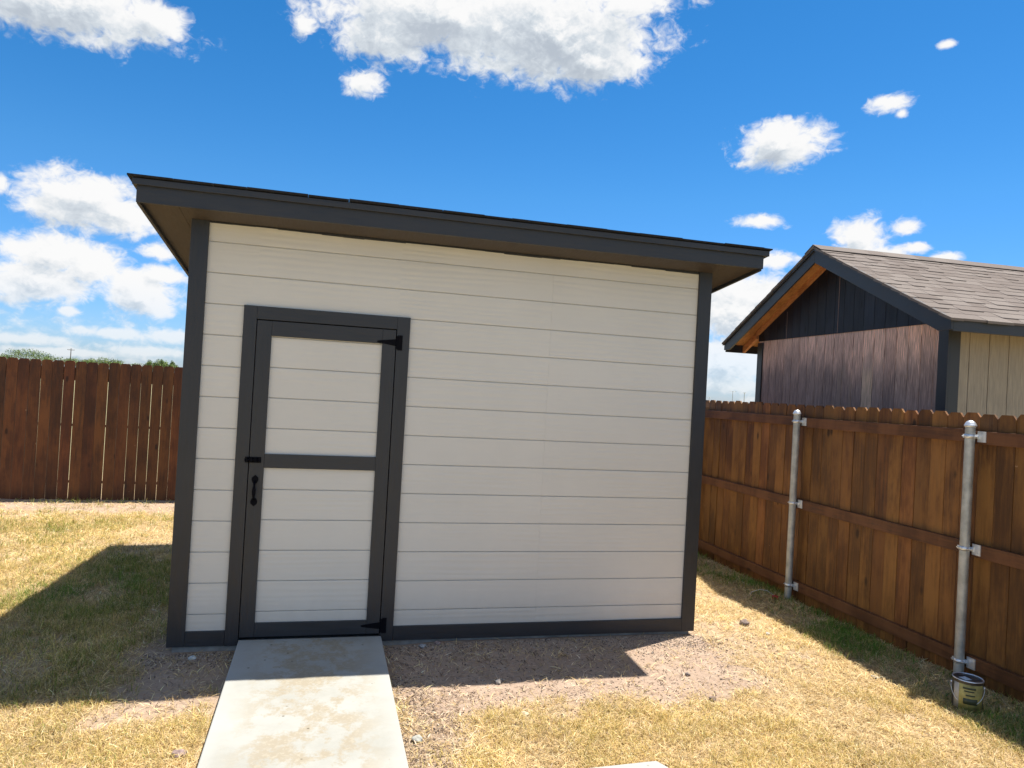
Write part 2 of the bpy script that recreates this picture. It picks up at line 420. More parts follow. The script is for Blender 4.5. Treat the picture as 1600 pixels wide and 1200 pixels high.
tag(np_mesh('gravel', V,F,M['gravel'],C,n=3), 'fine grey gravel and soil crumbs at the foot of the shed', 'gravel', kind='stuff')

def stone(name, x, y, s, c, label, cat, seed, flat=.6):
    m = MB(); bm = bmesh.new(); bmesh.ops.create_icosphere(bm, subdivisions=3, radius=s)
    for v in bm.verts:
        q = v.co*(1/s)*1.3+Vector((seed*3.1,seed,0)); k = 1+.45*mnoise.noise(q)+.18*mnoise.noise(q*3)
        v.co *= k; v.co.z *= flat
    zz = float(gz(np.array([x]),np.array([y]))[0])
    m.add([(v.co.x+x, v.co.y+y, v.co.z+zz+s*flat*.55) for v in bm.verts], [[l.index for l in f.verts] for f in bm.faces], True); bm.free()
    o = m.build(name, plain('stone tone %d'%seed, c, .9, 0, .35, 40, .15, .7))
    # base origin
    ofs = Vector((x,y,zz)); o.data.transform(Matrix.Translation(-ofs)); o.location = ofs
    return tag(o, label, cat)
stone('stone',2.024,-.70,.019,(.33,.30,.27),'grey stone on the edge of the roof shadow in front of the shed','stone',1,.8)
stone('stone',1.629,-.075,.022,(.36,.36,.36),'pale grey stone against the skirt board right of the walk','stone',2,.7)
stone('stone',1.74,-.05,.022,(.30,.22,.20),'small reddish brown stone against the skirt board','stone',3)
stone('stone',2.073,-1.13,.027,(.44,.38,.29),'flat whitish stone in the dry grass before the dirt','stone',4,.35)
stone('dirt_clod',4.312,.19,.040,(.22,.17,.15),'dark brown clod on a pale patch between shed and right fence','dirt clod',5,.7)
stone('dirt_clod',3.266,-1.115,.022,(.20,.15,.13),'dark brown clod near the lower end of the bare dirt','dirt clod',6,.7)
stone('dirt_clod',3.30,-.74,.016,(.22,.18,.16),'small dark clod on bare dirt off the shed corner','dirt clod',7,.8)
stone('dirt_clod',.315,-1.36,.032,(.30,.22,.20),'brown clod in the dry grass left of the walk','dirt clod',8,.6)
stone('stone',1.44,-1.36,.028,(.33,.33,.30),'rounded grey stone among debris beside the walk','stone',9,.6)
stone('stone',.16,-.12,.022,(.52,.54,.52),'small pale stone in front of the exposed slab left of the walk','stone',10,.6)
stone('stone',4.36,-.06,.018,(.55,.54,.52),'small pale pebble on straw near the brown clod','stone',11,.6)
stone('stone',4.63,-.90,.024,(.36,.36,.36),'flat light stone where the fence shadow begins near the paint can','stone',12,.35)

# ------------------------------------------------------------------ THE SHED
W, D = SHED_W, SHED_D
Z0, P = .235, .2032
SLP = .120
shed = empty('storage_shed', (W/2, 0, 0), 'cream shed with lap siding, dark trim and a slanted flat roof', 'shed')
tb = .089; tt = .019     # trim width / thickness
def zroof(y): return 2.800-SLP*y       # underside of roof at y

def siding_face(m, x0, x1, z0, z1, y0=0.0, dz=0.0, thick=.012, slope_top=None):
    """level boards between the V grooves, facing -y"""
    zs = [z0]+[Z0+P*k+dz for k in range(-2,16) if z0+.012 < Z0+P*k+dz < z1-.012]+[z1]
    for a,b in zip(zs[:-1], zs[1:]):
        lo = a+(.003 if a!=z0 else 0); hi = b-(.003 if b!=z1 else 0)
        e = .0012
        poly = [(y0,lo+e),(y0,hi-e),(y0+e,hi),(y0+thick,hi),(y0+thick,lo),(y0+e,lo)]
        m.prism(poly[::-1], 'x', x0, x1)
    m.box(x0, x1, y0+thick-.002, y0+thick+.012, z0, z1)
m = MB(); ztop = 2.805
siding_face(m, .02, .405, .05, ztop)
siding_face(m, .405, 1.345, 2.19, ztop)
siding_face(m, 1.345, 2.4549, .05, ztop)
siding_face(m, 2.4555, W-.02, .05, ztop)
front_wall = m.build('front_siding', M['siding'], shed)
# side and back walls (seen only from elsewhere)
for side, xw, sg in (('l', 0.0, 1), ('r', W, -1)):
    m = MB(); zs = [.05]+[Z0+P*k for k in range(0,13)]
    for a,b in zip(zs, zs[1:]+[2.80]):
        hi0 = min(b-.004, zroof(0)); hi1 = min(b-.004, zroof(D)-.005)
        if hi1 <= a+.01: hi1 = a+.011
        x0,x1 = (0.0,.012) if sg>0 else (W-.012,W)
        m.hexa([(x0,.0245,a+.004),(x1,.0245,a+.004),(x1,D-.03,a+.004),(x0,D-.03,a+.004),(x0,.0245,hi0),(x1,.0245,hi0),(x1,D-.03,hi1),(x0,D-.03,hi1)])
    x0,x1 = (.008,.03) if sg>0 else (W-.03,W-.008)
    m.hexa([(x0,.0255,.05),(x1,.0255,.05),(x1,D-.03,.05),(x0,D-.03,.05),(x0,.0255,zroof(0)),(x1,.0255,zroof(0)),(x1,D-.03,zroof(D)),(x0,D-.03,zroof(D))])
    m.build('side_siding', M['siding'], shed)
m = MB(); zb = zroof(D)
for k in range(-1,13):
    a = Z0+P*k; b = a+P-.007
    if a < zb-.05: m.box(.02, W-.02, D-.012, D, max(a,.05), min(b, zb-.002))
m.box(.02,W-.02,D-.03,D-.009,.05,zb-.002); m.build('back_siding', M['siding'], shed)

# corner boards, skirt
def cboard(x0,x1,y0,y1,z0,z1a,z1b):
    m = MB(); m.hexa([(x0,y0,z0),(x1,y0,z0),(x1,y1,z0),(x0,y1,z0),(x0,y0,z1a),(x1,y0,z1a),(x1,y1,z1b),(x0,y1,z1b)]); return m
for x0,x1,y0,y1 in ((-tt,tb,-tt,-.0005),(W-tb,W+tt,-tt,-.0005)):
    cboard(x0,x1,y0,y1,.03,zroof(y0)+.002,zroof(y1)).build('corner_board', M['trim_z'], shed, .002)
for x0,x1,y0,y1 in ((-tt,-.0005,0,tb),(W+.0005,W+tt,0,tb),(-tt,-.0005,D-tb,D),(W+.0005,W+tt,D-tb,D),(-tt,tb,D+.0005,D+tt),(W-tb,W+tt,D+.0005,D+tt)):
    cboard(x0,x1,y0,y1,.03,zroof(y0)-.002,zroof(y1)-.002).build('corner_board', M['trim_z'], shed, .002)
for x0,x1 in ((tb+.0005,.330),(1.4275,W-tb-.0005)):
    MB().box(x0,x1,-tt+.001,-.0005,.03,.128).build('skirt_board', M['trim_x'], shed, .002)
MB().box(-tt+.002,-.001,tb+.001,D-tb-.001,.03,.128).build('skirt_board', M['trim_y'], shed, .002)
MB().box(W+.001,W+tt-.002,tb+.001,D-tb-.001,.03,.128).build('skirt_board', M['trim_y'], shed, .002)
MB().box(tb+.001,W-tb-.001,D+.001,D+tt-.002,.03,.128).build('skirt_board', M['trim_x'], shed, .002)
MB().box(.012,W-.012,.008,D-.012,-.12,.048).build('foundation_slab', M['slab_edge'], shed)
# narrow frieze under the soffit (scribed, slightly uneven)
m = MB(); xs = np.linspace(tb+.001, W-tb-.001, 26)
for a,b in zip(xs[:-1],xs[1:]):
    za = 2.792+.004*math.sin(a*5)+random.uniform(-.0015,.0015); m.box(a,b,-.011,-.0008,za,2.8025)
m.build('frieze_board', M['trim_x'], shed)

# door
dy = -.0005
for (x0,x1,z0,z1) in ((.332,.4155,.03,2.2735),(1.338,1.4265,.03,2.2735),(.4160,1.3375,2.187,2.2735)):
    MB().box(x0,x1,-.021,dy,z0,z1).build('door_frame', M['trim_z'] if z1-z0>.5 else M['trim_x'], shed, .0018)
MB().box(.4165,1.337,.024,.05,.06,2.19).build('door_gap_backing', plain('dark gap behind door', (.01,.01,.01), .9), shed)  # near-black sheet behind the leaf; gap shade put into its colour
m = MB()
x0,x1 = .4205,1.3325
siding_face(m, x0+.002, x1-.002, .083, 2.180, -.003, .012)
door = m.build('door', M['siding'], shed)
def batten(x0,x1,z0,z1,mat):
    MB().box(x0,x1,-.0215,-.0035,z0,z1).build('door_trim', mat, door, .0018)
batten(x0,.514,.083,2.180,M['trim_z']); batten(1.2415,x1,.083,2.180,M['trim_z'])
batten(.5145,1.241,2.081,2.180,M['trim_x']); batten(.5145,1.241,1.2035,1.296,M['trim_x']); batten(.5145,1.241,.083,.175,M['trim_x'])
# lighter strip of bare panel under the top rail
for zc, sl in ((2.094,1),(.138,1)):
    m = MB()
    m.prism([(1.205,zc-.003),(1.215,zc-.007),(1.335,zc-.024),(1.335,zc+.024),(1.215,zc+.007),(1.205,zc+.003)],'y',-.0255,-.0218)
    m.box(1.347,1.378,-.0255,-.0213,zc-.052,zc+.052)
    m.tube([(1.341,-.026,zc-.045),(1.341,-.026,zc+.045)], .0065, 10)
    for sx,sz in ((1.225,0),(1.275,.004),(1.318,-.012),(1.318,.012)): m.tube([(sx,-.0255,zc+sz),(sx,-.0285,zc+sz)],.0045,8)
    for sz in (-.038,-.013,.013,.038): m.tube([(1.366,-.0255,zc+sz),(1.366,-.0285,zc+sz)],.0045,8)
    m.build('hinge', M['black_iron'], door)
m = MB()   # slide bolt
m.box(.4215,.494,-.0245,-.0218,1.236,1.274); m.box(.3935,.4145,-.0245,-.0212,1.236,1.274)
m.tube([(.392,-.033,1.255),(.488,-.033,1.255)],.0065,10)
for a in (.428,.455,.480,.400): m.box(a,a+.010,-.041,-.0246,1.240,1.270)
m.tube([(.468,-.034,1.255),(.468,-.055,1.250)],.005,8)
m.build('latch', M['black_iron'], door)
m = MB()   # pull handle with spade ends
hx = .464
def spade(zc, up):
    s = 1 if up else -1
    pts = [(hx,zc+s*.034),(hx-.020,zc+s*.016),(hx-.022,zc),(hx-.013,zc-s*.020),(hx+.013,zc-s*.020),(hx+.022,zc),(hx+.020,zc+s*.016)]
    m.prism(pts if not up else pts[::-1],'y',-.0255,-.0218)
spade(1.122,True); spade(.982,False)
arc = [(hx,-.0255,1.112),(hx,-.045,1.102),(hx,-.058,1.075),(hx,-.060,1.050),(hx,-.058,1.025),(hx,-.046,1.000),(hx,-.0255,.990)]
m.tube(arc, [.008,.009,.010,.013,.010,.009,.008], 10)
m.build('handle', M['black_iron'], door)

# roof
RX0, RX1, RY0, RY1 = -.283, 3.995, -.30, 3.33
def slab(m, x0,x1,y0,y1,z0,z1,ext=0):
    """a slab that follows the roof pitch; z given at y=0"""
    f = lambda y,z: z-SLP*y
    m.hexa([(x0,y0,f(y0,z0)),(x1,y0,f(y0,z0)),(x1,y1,f(y1,z0)),(x0,y1,f(y1,z0)),(x0,y0,f(y0,z1)),(x1,y0,f(y0,z1)),(x1,y1,f(y1,z1)),(x0,y1,f(y1,z1))])
m = MB(); slab(m, RX0+.022,RX1-.022,RY0+.022,RY1-.022, 2.812, 2.915)
roof = m.build('roof', M['trim_y'], shed)
MB().hexa([(RX0,RY0,2.812),(RX1,RY0,2.820),(RX1,RY0+.02,2.820),(RX0,RY0+.02,2.812),(RX0,RY0,2.9285),(RX1,RY0,2.9285),(RX1,RY0+.02,2.9265),(RX0,RY0+.02,2.9265)]).build('fascia', M['trim_x'], roof, .002)
m = MB(); slab(m, RX0,RX1,RY1-.02,RY1,2.775,2.890); m.build('fascia', M['trim_x'], roof, .002)
for a,b in ((RX0,RX0+.02),(RX1-.02,RX1)):
    m = MB(); slab(m,a,b,RY0+.0205,RY1-.0205,2.774,2.890); m.build('rake_board', M['trim_y'], roof, .002)
# drip board round the top
m = MB(); m.box(RX0-.022,RX1+.034,RY0-.021,RY0-.0005,2.914,2.953); m.build('drip_board', M['trim_x'], roof, .002)
for a,b in ((RX0-.022,RX0-.0005),(RX1+.0005,RX1+.034)):
    m = MB(); slab(m,a,b,RY0,RY1+.02,2.878,2.917); m.build('drip_board', M['trim_y'], roof, .002)
# soffits: boxed boards, with the butt joints seen at the left end
m = MB()
slab(m, RX0+.0205, -.06, RY0+.055, RY1-.021, 2.800,2.811); slab(m,-.058,-.0195, RY0+.055,RY1-.021,2.8005,2.811)
slab(m, W+.0195, RX1-.0205, RY0+.055, RY1-.021, 2.800,2.811)
slab(m, -.019, W+.019, RY0+.055, -.0215, 2.8005,2.811); slab(m, -.019,W+.019, D+.02, RY1-.021, 2.8005,2.811)
m.build('soffit', M['soffit'], roof)
m = MB(); slab(m, RX0+.021, RX1-.021, RY0+.0205, RY0+.0545, 2.792,2.8095); m.build('subfascia', M['soffit'], roof, .001)
# shingles: ragged starter edge
m = MB(); yy = RY0-.033; k = 0
while yy < RY1:
    x = RX0-.048+random.uniform(0,.0)
    while x < RX1+.048:
        w_ = random.uniform(.18,.42); x2 = min(x+w_, RX1+.052)
        dz = random.choice((0,0,.001,.002,.0035)) if k==0 else random.choice((0,.004))
        yo = random.uniform(-.006,.005)
        y1 = yy+.155
        zf = lambda y: 2.919-SLP*y
        lift = random.uniform(-.0015,.0015)
        m.hexa([(x,yy+yo,zf(yy)+.002+lift),(x2-.002,yy+yo,zf(yy)+.002+lift),(x2-.002,y1,zf(y1)),(x,y1,zf(y1)),
                (x,yy+yo,zf(yy)+.0115+dz),(x2-.002,yy+yo,zf(yy)+.0115+dz),(x2-.002,y1,zf(y1)+.004),(x,y1,zf(y1)+.004)])
        x = x2
    yy += .145; k += 1
m.build('shingles', M['shingle_dark'], roof)

# ------------------------------------------------------------------ FENCES
def picket_poly(w, h, z0, cut=.028, top_flat=None):
    return [(0,z0),(w,z0),(w,h-cut),(w-cut*.85,h),(cut*.85,h),(0,h-cut)]
fr = empty('privacy_fence', (5.3, 1, 0), 'stained board fence with galvanised posts running along the right side of the yard', 'fence')
posts_y = [-2.93,-1.02,.87,2.76,4.65]
edges = [-3.75]+posts_y+[5.98]
for bi,(ya,yb) in enumerate(zip(edges[:-1],edges[1:])):
    m = MB(); n = max(1,round((yb-ya)/.1375)); wd=(yb-ya)/n
    for k in range(n):
        y0 = ya+k*wd; h = 1.832+random.uniform(-.007,.007); xo=random.uniform(-.0025,.0025); tl=random.uniform(-.0025,.0025)
        w_ = wd-.0035-random.uniform(0,.003)
        poly = [(y0+a+(tl if b>.5 else 0),b) for a,b in picket_poly(w_,h,-.06,.030)]
        m.prism(poly,'x',5.282+xo,5.298+xo)
    m.build('picket_panel', M['picket'], fr)
    for zt,hh in ((1.712,.089),(.938,.089),(.168,.089)):
        ds = random.uniform(-.006,.006)
        mm = MB(); mm.hexa([(5.243,ya+.001,zt-hh+ds),(5.281,ya+.001,zt-hh+ds),(5.281,yb-.001,zt-hh-ds),(5.243,yb-.001,zt-hh-ds),(5.243,ya+.001,zt+ds),(5.281,ya+.001,zt+ds),(5.281,yb-.001,zt-ds),(5.243,yb-.001,zt-ds)])
        mm.build('rail', M['rail'], fr, .003)
for py in posts_y:
    m = MB(); m.tube([(5.205,py,-.1),(5.205,py,1.742)], .0315, 22); post = m.build('post', M['galv'], fr)
    m = MB(); m.lathe((5.205,py,1.735),[(.0315,-.004),(.038,0),(.0395,.010),(.036,.013),(.033,.022),(.026,.033),(.014,.041),(0.0005,.044)],24)
    m.build('cap', M['galv_bright'], post)
    for zb_ in (1.668,.896,.124):
        m = MB(); m.lathe((5.205,py,zb_),[(.032,-.014),(.0345,-.014),(.0345,.014),(.032,.014)],22)
        m.box(5.236,5.2425,py-.095,py-.030,zb_-.036,zb_+.038)       # plate screwed to the rail
        m.box(5.228,5.236,py-.045,py+.03,zb_-.014,zb_+.014)
        m.box(5.198,5.21,py+.032,py+.052,zb_-.012,zb_+.012)       # bolt ear
        m.tube([(5.185,py+.044,zb_),(5.222,py+.044,zb_)],.0045,8); m.tube([(5.185,py-.040,zb_),(5.24,py-.040,zb_)],.0045,8)
        for a,b in ((-.075,-.02),(-.075,.022),(-.085,.0)): m.tube([(5.236,py+a,zb_+b),(5.233,py+a,zb_+b)],.004,8)
        m.build('bracket', M['galv_bright'], post)

fb = empty('privacy_fence', (-1, 6.0, 0), 'dark stained picket fence across the back of the yard, seen left of the shed', 'fence')
x = -7.2; sec = MB(); cnt = 0
while x < 5.27:
    w_ = random.uniform(.1305,.1355); h = 1.886+random.uniform(-.008,.008)
    tl = random.uniform(-.003,.003); yo = random.uniform(-.002,.002)
    x2 = min(x+w_,5.275)
    poly = [(x+a+(tl if b>.5 else 0),b) for a,b in picket_poly(x2-x,h,-.03,.026)]
    sec.prism([p for p in poly][::-1],'y',6.0+yo,6.016+yo); x += .1388; cnt += 1
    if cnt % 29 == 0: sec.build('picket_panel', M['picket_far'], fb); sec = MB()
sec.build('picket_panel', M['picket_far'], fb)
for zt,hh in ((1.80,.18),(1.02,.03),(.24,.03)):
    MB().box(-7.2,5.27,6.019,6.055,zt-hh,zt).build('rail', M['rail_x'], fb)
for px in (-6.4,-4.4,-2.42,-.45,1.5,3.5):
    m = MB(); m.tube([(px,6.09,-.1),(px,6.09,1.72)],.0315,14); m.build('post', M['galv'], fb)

# ------------------------------------------------------------------ NEIGHBOUR SHED (local frame: u along ridge = +x, v = +y)
TH = R_(2.5)
nb = empty('neighbour_shed', (5.70,-.336,0), 'gable shed with brown shingles behind the right fence, weathered end wall and tan side', 'shed', rz=-TH)
SP = 3.68; PK = SP/2; ZE = 2.594; ZP = 3.505; sl = (ZP-ZE)/PK; LEN = 5.4
WU, WV0, WV1 = .30, .34, 3.34; WV = WV1-WV0
def rz_(v): return ZE+sl*v if v<PK else ZE+sl*(SP-v)
M['t_side'] = None
def weathered():
    t = NT('weathered plywood'); 
    v = t.coord((1,1,1)); x,y,z = t.sep(v)
    gn = t.noise(t.coord((6,14,1.6), island=True), 3.2, 6, .6, 1.2)
    w = t.n('ShaderNodeTexWave', _wave_type='RINGS', _rings_direction='SPHERICAL'); t.L(t.coord((1,7,1.2), island=True), w.inputs['Vector'])
    w.inputs['Scale'].default_value=3.2; w.inputs['Distortion'].default_value=5; w.inputs['Detail'].default_value=2
    brownc = t.ramp(w.outputs['Fac'], [(.1,(.19,.13,.11)),(.45,(.37,.255,.215)),(.9,(.62,.45,.37))])
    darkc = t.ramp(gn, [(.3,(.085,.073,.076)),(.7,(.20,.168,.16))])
    tanc = t.ramp(gn, [(.3,(.24,.19,.15)),(.7,(.36,.29,.23))])
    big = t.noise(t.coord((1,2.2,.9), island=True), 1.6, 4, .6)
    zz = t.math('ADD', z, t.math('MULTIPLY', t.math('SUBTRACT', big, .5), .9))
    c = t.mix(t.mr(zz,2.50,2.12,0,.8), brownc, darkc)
    # paler unstained streaks low on the nearer boards
    near = t.mr(t.math('ADD', y, t.math('MULTIPLY',t.math('SUBTRACT',big,.5),1.6)),1.9,1.35,0,1)
    low = t.mr(t.math('ADD', z, t.math('MULTIPLY',t.math('SUBTRACT',gn,.5),.7)),2.32,2.12,0,1)
    stripe = t.mr(t.math('FRACT', t.math('MULTIPLY', t.geo().outputs['Random Per Island'], 5.7)), .35,.5,0,1)
    c = t.mix(t.math('MULTIPLY', t.math('MULTIPLY', near, low), stripe), c, tanc)
    fine = t.noise(t.coord((3,55,2.2), island=True), 2, 5, .7)
    c = t.mix(1.0, c, t.ramp(fine,[(.3,(.55,.52,.5)),(.5,(1.05,1,.97)),(.72,(1.7,1.55,1.45))]), 'MULTIPLY')
    c = t.mix(1.0, c, (1.45,1.45,1.45), 'MULTIPLY')
    c = t.mix(1.0, c, t.ramp(t.geo().outputs['Random Per Island'],[(0,(.85,.82,.82)),(1,(1.25,1.2,1.15))]), 'MULTIPLY')
    t.bump(gn,.4,.004)
    return t.fin(c,.75,0,.2)
M['weathered'] = weathered()
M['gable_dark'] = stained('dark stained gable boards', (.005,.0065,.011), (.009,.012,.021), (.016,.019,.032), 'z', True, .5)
M['tan_side'] = painted_wood('tan side paint', (.29,.25,.19), 'z', .6)
m = MB(); gw = .1524; k = 0; v = WV0+.001
while v < WV1-.001:
    v2 = min(v+gw, WV1-.001)
    m.hexa([(WU,v+.003,0),(WU+.012,v+.003,0),(WU+.012,v2-.003,0),(WU,v2-.003,0),(WU,v+.003,2.612),(WU+.012,v+.003,2.612),(WU+.012,v2-.003,2.612),(WU,v2-.003,2.612)])
    v = v2
m.box(WU+.008,WU+.03,WV0+.02,WV1-.02,0,2.62)
m.build('gable_wall', M['weathered'], nb)
m = MB(); v = WV0-.0; zb_=2.606
while v < WV1-.001:
    v2 = min(v+gw*1.0, WV1); cut = [v+.0025, v2-.0025]
    if cut[0]<PK<cut[1]: cut = [cut[0],PK,cut[1]]
    top = [max(rz_(c)-.05, zb_+.004) for c in cut]
    poly = [(cut[0],zb_),(cut[-1],zb_)]+[(c,tz) for c,tz in zip(cut[::-1],top[::-1])]
    m.prism(poly,'x',WU-.012,WU-.0005); v = v2
m.prism([(WV0+.01,zb_+.003),(WV1-.01,zb_+.003),(WV1-.01,rz_(WV1)-.06),(PK,rz_(PK)-.06),(WV0+.01,rz_(WV0)-.06)],'x',WU-.004,WU+.02)
m.build('gable_panel', M['gable_dark'], nb)
M['seam'] = plain('bare seam edge', (.20,.13,.11), .8)
for sv in (1.80,2.73):
    MB().box(WU-.0135,WU-.0125,sv,sv+.008,zb_+.002,rz_(sv)-.14).build('panel_seam', M['seam'], nb)
# tan side wall facing the yard's camera side
m = MB(); u = WU+.012
while u < LEN:
    m.box(u+.0035,u+.2032-.0035,WV0,WV0+.012,0,2.64); u += .2032
m.box(WU+.02,LEN,WV0+.008,WV0+.03,0,2.64); m.build('side_wall', M['tan_side'], nb)
m = MB(); u = WU+.012
while u < LEN:
    m.box(u+.0035,u+.2032-.0035,WV1-.012,WV1,0,2.64); u += .2032
m.box(WU+.02,LEN,WV1-.03,WV1-.009,0,2.64); m.build('side_wall', M['tan_side'], nb)
MB().prism([(WV0,0),(WV1,0),(WV1,rz_(WV1)-.05),(PK,rz_(PK)-.05),(WV0,rz_(WV0)-.05)],'x',LEN,LEN+.02).build('gable_wall', M['tan_side'], nb)
for a,b in ((WV0-.002,WV0+.089),(WV1-.089,WV1+.002)):
    MB().box(WU-.02,WU-.0008,a-.018,b,0,2.585 if a<1 else 2.585).build('corner_board', M['trim_z'], nb, .002)
MB().box(WU-.001+.001,WU+.105,WV0-.019,WV0-.0008,0,2.58).build('corner_board', M['trim_z'], nb, .002)
# roof
m = MB()
def rslab(m,u0,u1,v0,v1,o0,o1):
    m.hexa([(u0,v0,rz_(v0)+o0),(u1,v0,rz_(v0)+o0),(u1,v1,rz_(v1)+o0),(u0,v1,rz_(v1)+o0),(u0,v0,rz_(v0)+o1),(u1,v0,rz_(v0)+o1),(u1,v1,rz_(v1)+o1),(u0,v1,rz_(v1)+o1)])
rslab(m,.021,LEN+.3,.021,PK,-.035,-.019); rslab(m,.021,LEN+.3,PK,SP-.021,-.035,-.019)
nroof = m.build('roof', M['rawpine'], nb)
for s in (0,1):   # rakes, clipped level at the eave
    def q(v): return v if s==0 else SP-v
    pts = [(q(0),ZE-.006),(q(0),ZE-.100),(q(.135),ZE-.100),(q(PK-.0006),ZP-.172),(q(PK-.0006),ZP-.008)]
    m = MB(); m.prism(pts,'x',0,.02); m.build('rake_board', M['trim_y'], nroof, .002)
    m = MB(); m.prism([(q(-.012),ZE-.004),(q(-.012),ZE-.040),(q(PK-.0006),ZP-.046),(q(PK-.0006),ZP-.002)],'x',-.018,-.0006); m.build('drip_board', M['trim_y'], nroof, .001)
MB().box(.0205,LEN+.3,0,.02,2.484,ZE-.012).build('fascia', M['trim_x'], nroof, .002)
MB().box(.0205,LEN+.3,SP-.02,SP,2.470,ZE-.012).build('fascia', M['trim_x'], nroof, .002)
# rafter tails and lookout under the gable overhang
for v0 in (WV1+.002, ):
    m = MB(); m.prism([(v0,rz_(v0)-.036),(v0,rz_(v0)-.125),(SP-.022,2.475),(SP-.022,ZE-.04)],'x',WU-.045,WU-.006); m.build('rafter_tail', M['rawpine'], nroof)
for s in (0,1):
    q = (lambda v: v) if s==0 else (lambda v: SP-v)
    m = MB(); m.prism([(q(.35),ZE+sl*.35-.036),(q(.35),ZE+sl*.35-.085),(q(PK-.001),ZP-.085),(q(PK-.001),ZP-.036)],'x',WU-.050,WU-.0125); m.build('rafter', M['rawpine'], nroof)
u=.9
while u < LEN:
    m = MB()
    m.prism([(WV1+.002,rz_(WV1)-.036),(WV1+.002,rz_(WV1)-.12),(SP-.022,2.475),(SP-.022,ZE-.04)],'x',u,u+.038); m.build('rafter_tail', M['rawpine'], nroof)
    m = MB(); m.prism([(WV0-.021,rz_(WV0)-.036),(WV0-.021,rz_(WV0)-.10),(.022,2.49),(.022,ZE-.04)],'x',u,u+.038); m.build('rafter_tail', M['rawpine'], nroof); u+=.6
t = NT('brown architectural shingles')
r = t.geo().outputs['Random Per Island']; n = t.noise(t.coord(), 160, 3, .8)
base = t.ramp(r, [(0,(.145,.122,.108)),(.3,(.168,.143,.127)),(.6,(.185,.16,.143)),(1,(.21,.184,.165))])
base = t.mix(t.mr(n,.35,.7,0,.5), base, (.13,.10,.09)); t.bump(n,.5,.003)
M['shingle'] = t.fin(base,.95,0,.15)
m = MB(); md = MB()
for s in (0,1):
    q = (lambda v: v) if s==0 else (lambda v: SP-v)
    ex = .112; v = -.028; row = 0
    while v < PK-.02:
        v1 = min(v+ex, PK)
        u = -.028+random.uniform(-.2,0)
        while u < LEN+.33:
            w_ = random.uniform(.10,.24); a = max(u,-.030+random.uniform(-.003,.003)); b = u+w_
            if b > a+.01:
                up = random.random() < .34
                h = .0045 if up else .0015
                jit = random.uniform(-.003,.003)
                e = .0 if up else .012
                z0=ZE+sl*(v+e); z1=ZE+sl*v1
                P8 = [(a,q(v+e+jit),z0-.017),(b-.002,q(v+e+jit),z0-.017),(b-.002,q(v1+.02),z1-.017),(a,q(v1+.02),z1-.017),
                      (a,q(v+e+jit),z0+h),(b-.002,q(v+e+jit),z0+h),(b-.002,q(v1+.02),z1+sl*.02-.0015),(a,q(v1+.02),z1+sl*.02-.0015)]
                m.hexa(P8)
                if up and v > 0:      # tab shadow line painted as a dark strip, like printed shadow bands
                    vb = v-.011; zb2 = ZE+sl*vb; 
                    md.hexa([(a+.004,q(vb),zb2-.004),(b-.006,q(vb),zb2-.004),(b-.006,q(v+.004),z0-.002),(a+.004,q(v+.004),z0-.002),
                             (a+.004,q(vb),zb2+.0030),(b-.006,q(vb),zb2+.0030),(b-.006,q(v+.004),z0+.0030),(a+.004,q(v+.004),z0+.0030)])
            u += w_
        v += ex; row += 1
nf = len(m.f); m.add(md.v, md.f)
shg = m.build('shingles', M['shingle'], nroof); shg.data.materials.append(plain('painted shingle shadow bands', (.072,.058,.051), .95, 0, .3, 80, .1))
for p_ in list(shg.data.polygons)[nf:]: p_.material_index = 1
m = MB(); u=-.03
while u < LEN+.3:
    m.prism([(PK-.14,ZP-.072+.012),(PK-.14,ZP-.072+.018),(PK,ZP+.020),(PK+.14,ZP-.072+.018),(PK+.14,ZP-.072+.012),(PK,ZP+.010)][::-1],'x',u,u+.20); u+=.2015
m.build('ridge_cap', M['shingle'], nroof)

# ------------------------------------------------------------------ paint can and red scraps
cx,cy = 4.835,-1.435
can = empty('paint_can', (cx,cy,0), 'open-top dented paint can with a yellow label beside the nearest fence post', 'paint can')
can['label'] = 'metal paint can with a yellow label at the foot of the nearest fence post'
m = MB(); m.lathe((cx,cy,0),[(.0005,-.01),(.082,-.01),(.084,.0),(.082,.006),(.082,.176),(.084,.180),(.0855,.184),(.0845,.188),(.080,.188),(.0785,.182)],36)
body = m.build('body', plain('can enamel dark', (.06,.055,.05), .4, .3, .3, 14), can)
def band(z0,z1,a0,a1,rr,mat,name,par,n=22):
    m = MB(); vs=[];fs=[]
    for i in range(n+1):
        a = a0+(a1-a0)*i/n
        for r_,z in ((rr,z0),(rr,z1),(rr-.0006,z1),(rr-.0006,z0)): vs.append((cx+r_*math.cos(a),cy+r_*math.sin(a),z))
    for i in range(n):
        for k in range(4): fs.append((i*4+k,(i+1)*4+k,(i+1)*4+(k+1)%4,i*4+(k+1)%4))
    m.add(vs,fs,True); return m.build(name,mat,par)
ca = math.atan2(-5.03-cy,.9-cx)    # side turned to the yard
lab = band(.012,.168,ca-.55,ca+1.25,.0828,plain('yellow can label',(.36,.31,.10),.6,0,.4,20),'label',body)
band(.014,.166,ca-1.0,ca-.56,.0829,plain('white can label',(.42,.40,.35),.6,0,.3,20),'label',body)
for z0,z1,a0,a1 in ((.140,.152,-.3,.55),(.124,.132,-.2,.45),(.05,.085,-.25,.7),(.10,.108,-.1,.5)):
    band(z0,z1,ca+a0,ca+a1,.0834,plain('dark label print',(.05,.06,.03),.5),'label_panel',lab)
m = MB(); m.lathe((cx,cy,0),[(.0785,.183),(.073,.178),(.070,.1765),(.0005,.1765)],36); lid = m.build('lid', plain('lid metal',(.10,.09,.08),.35,.7,.5,22), can)
MB().box(cx-.030,cx+.018,cy-.012,cy+.040,.1768,.1785).build('lid_sticker', plain('pale sticker',(.62,.70,.76),.5), lid)
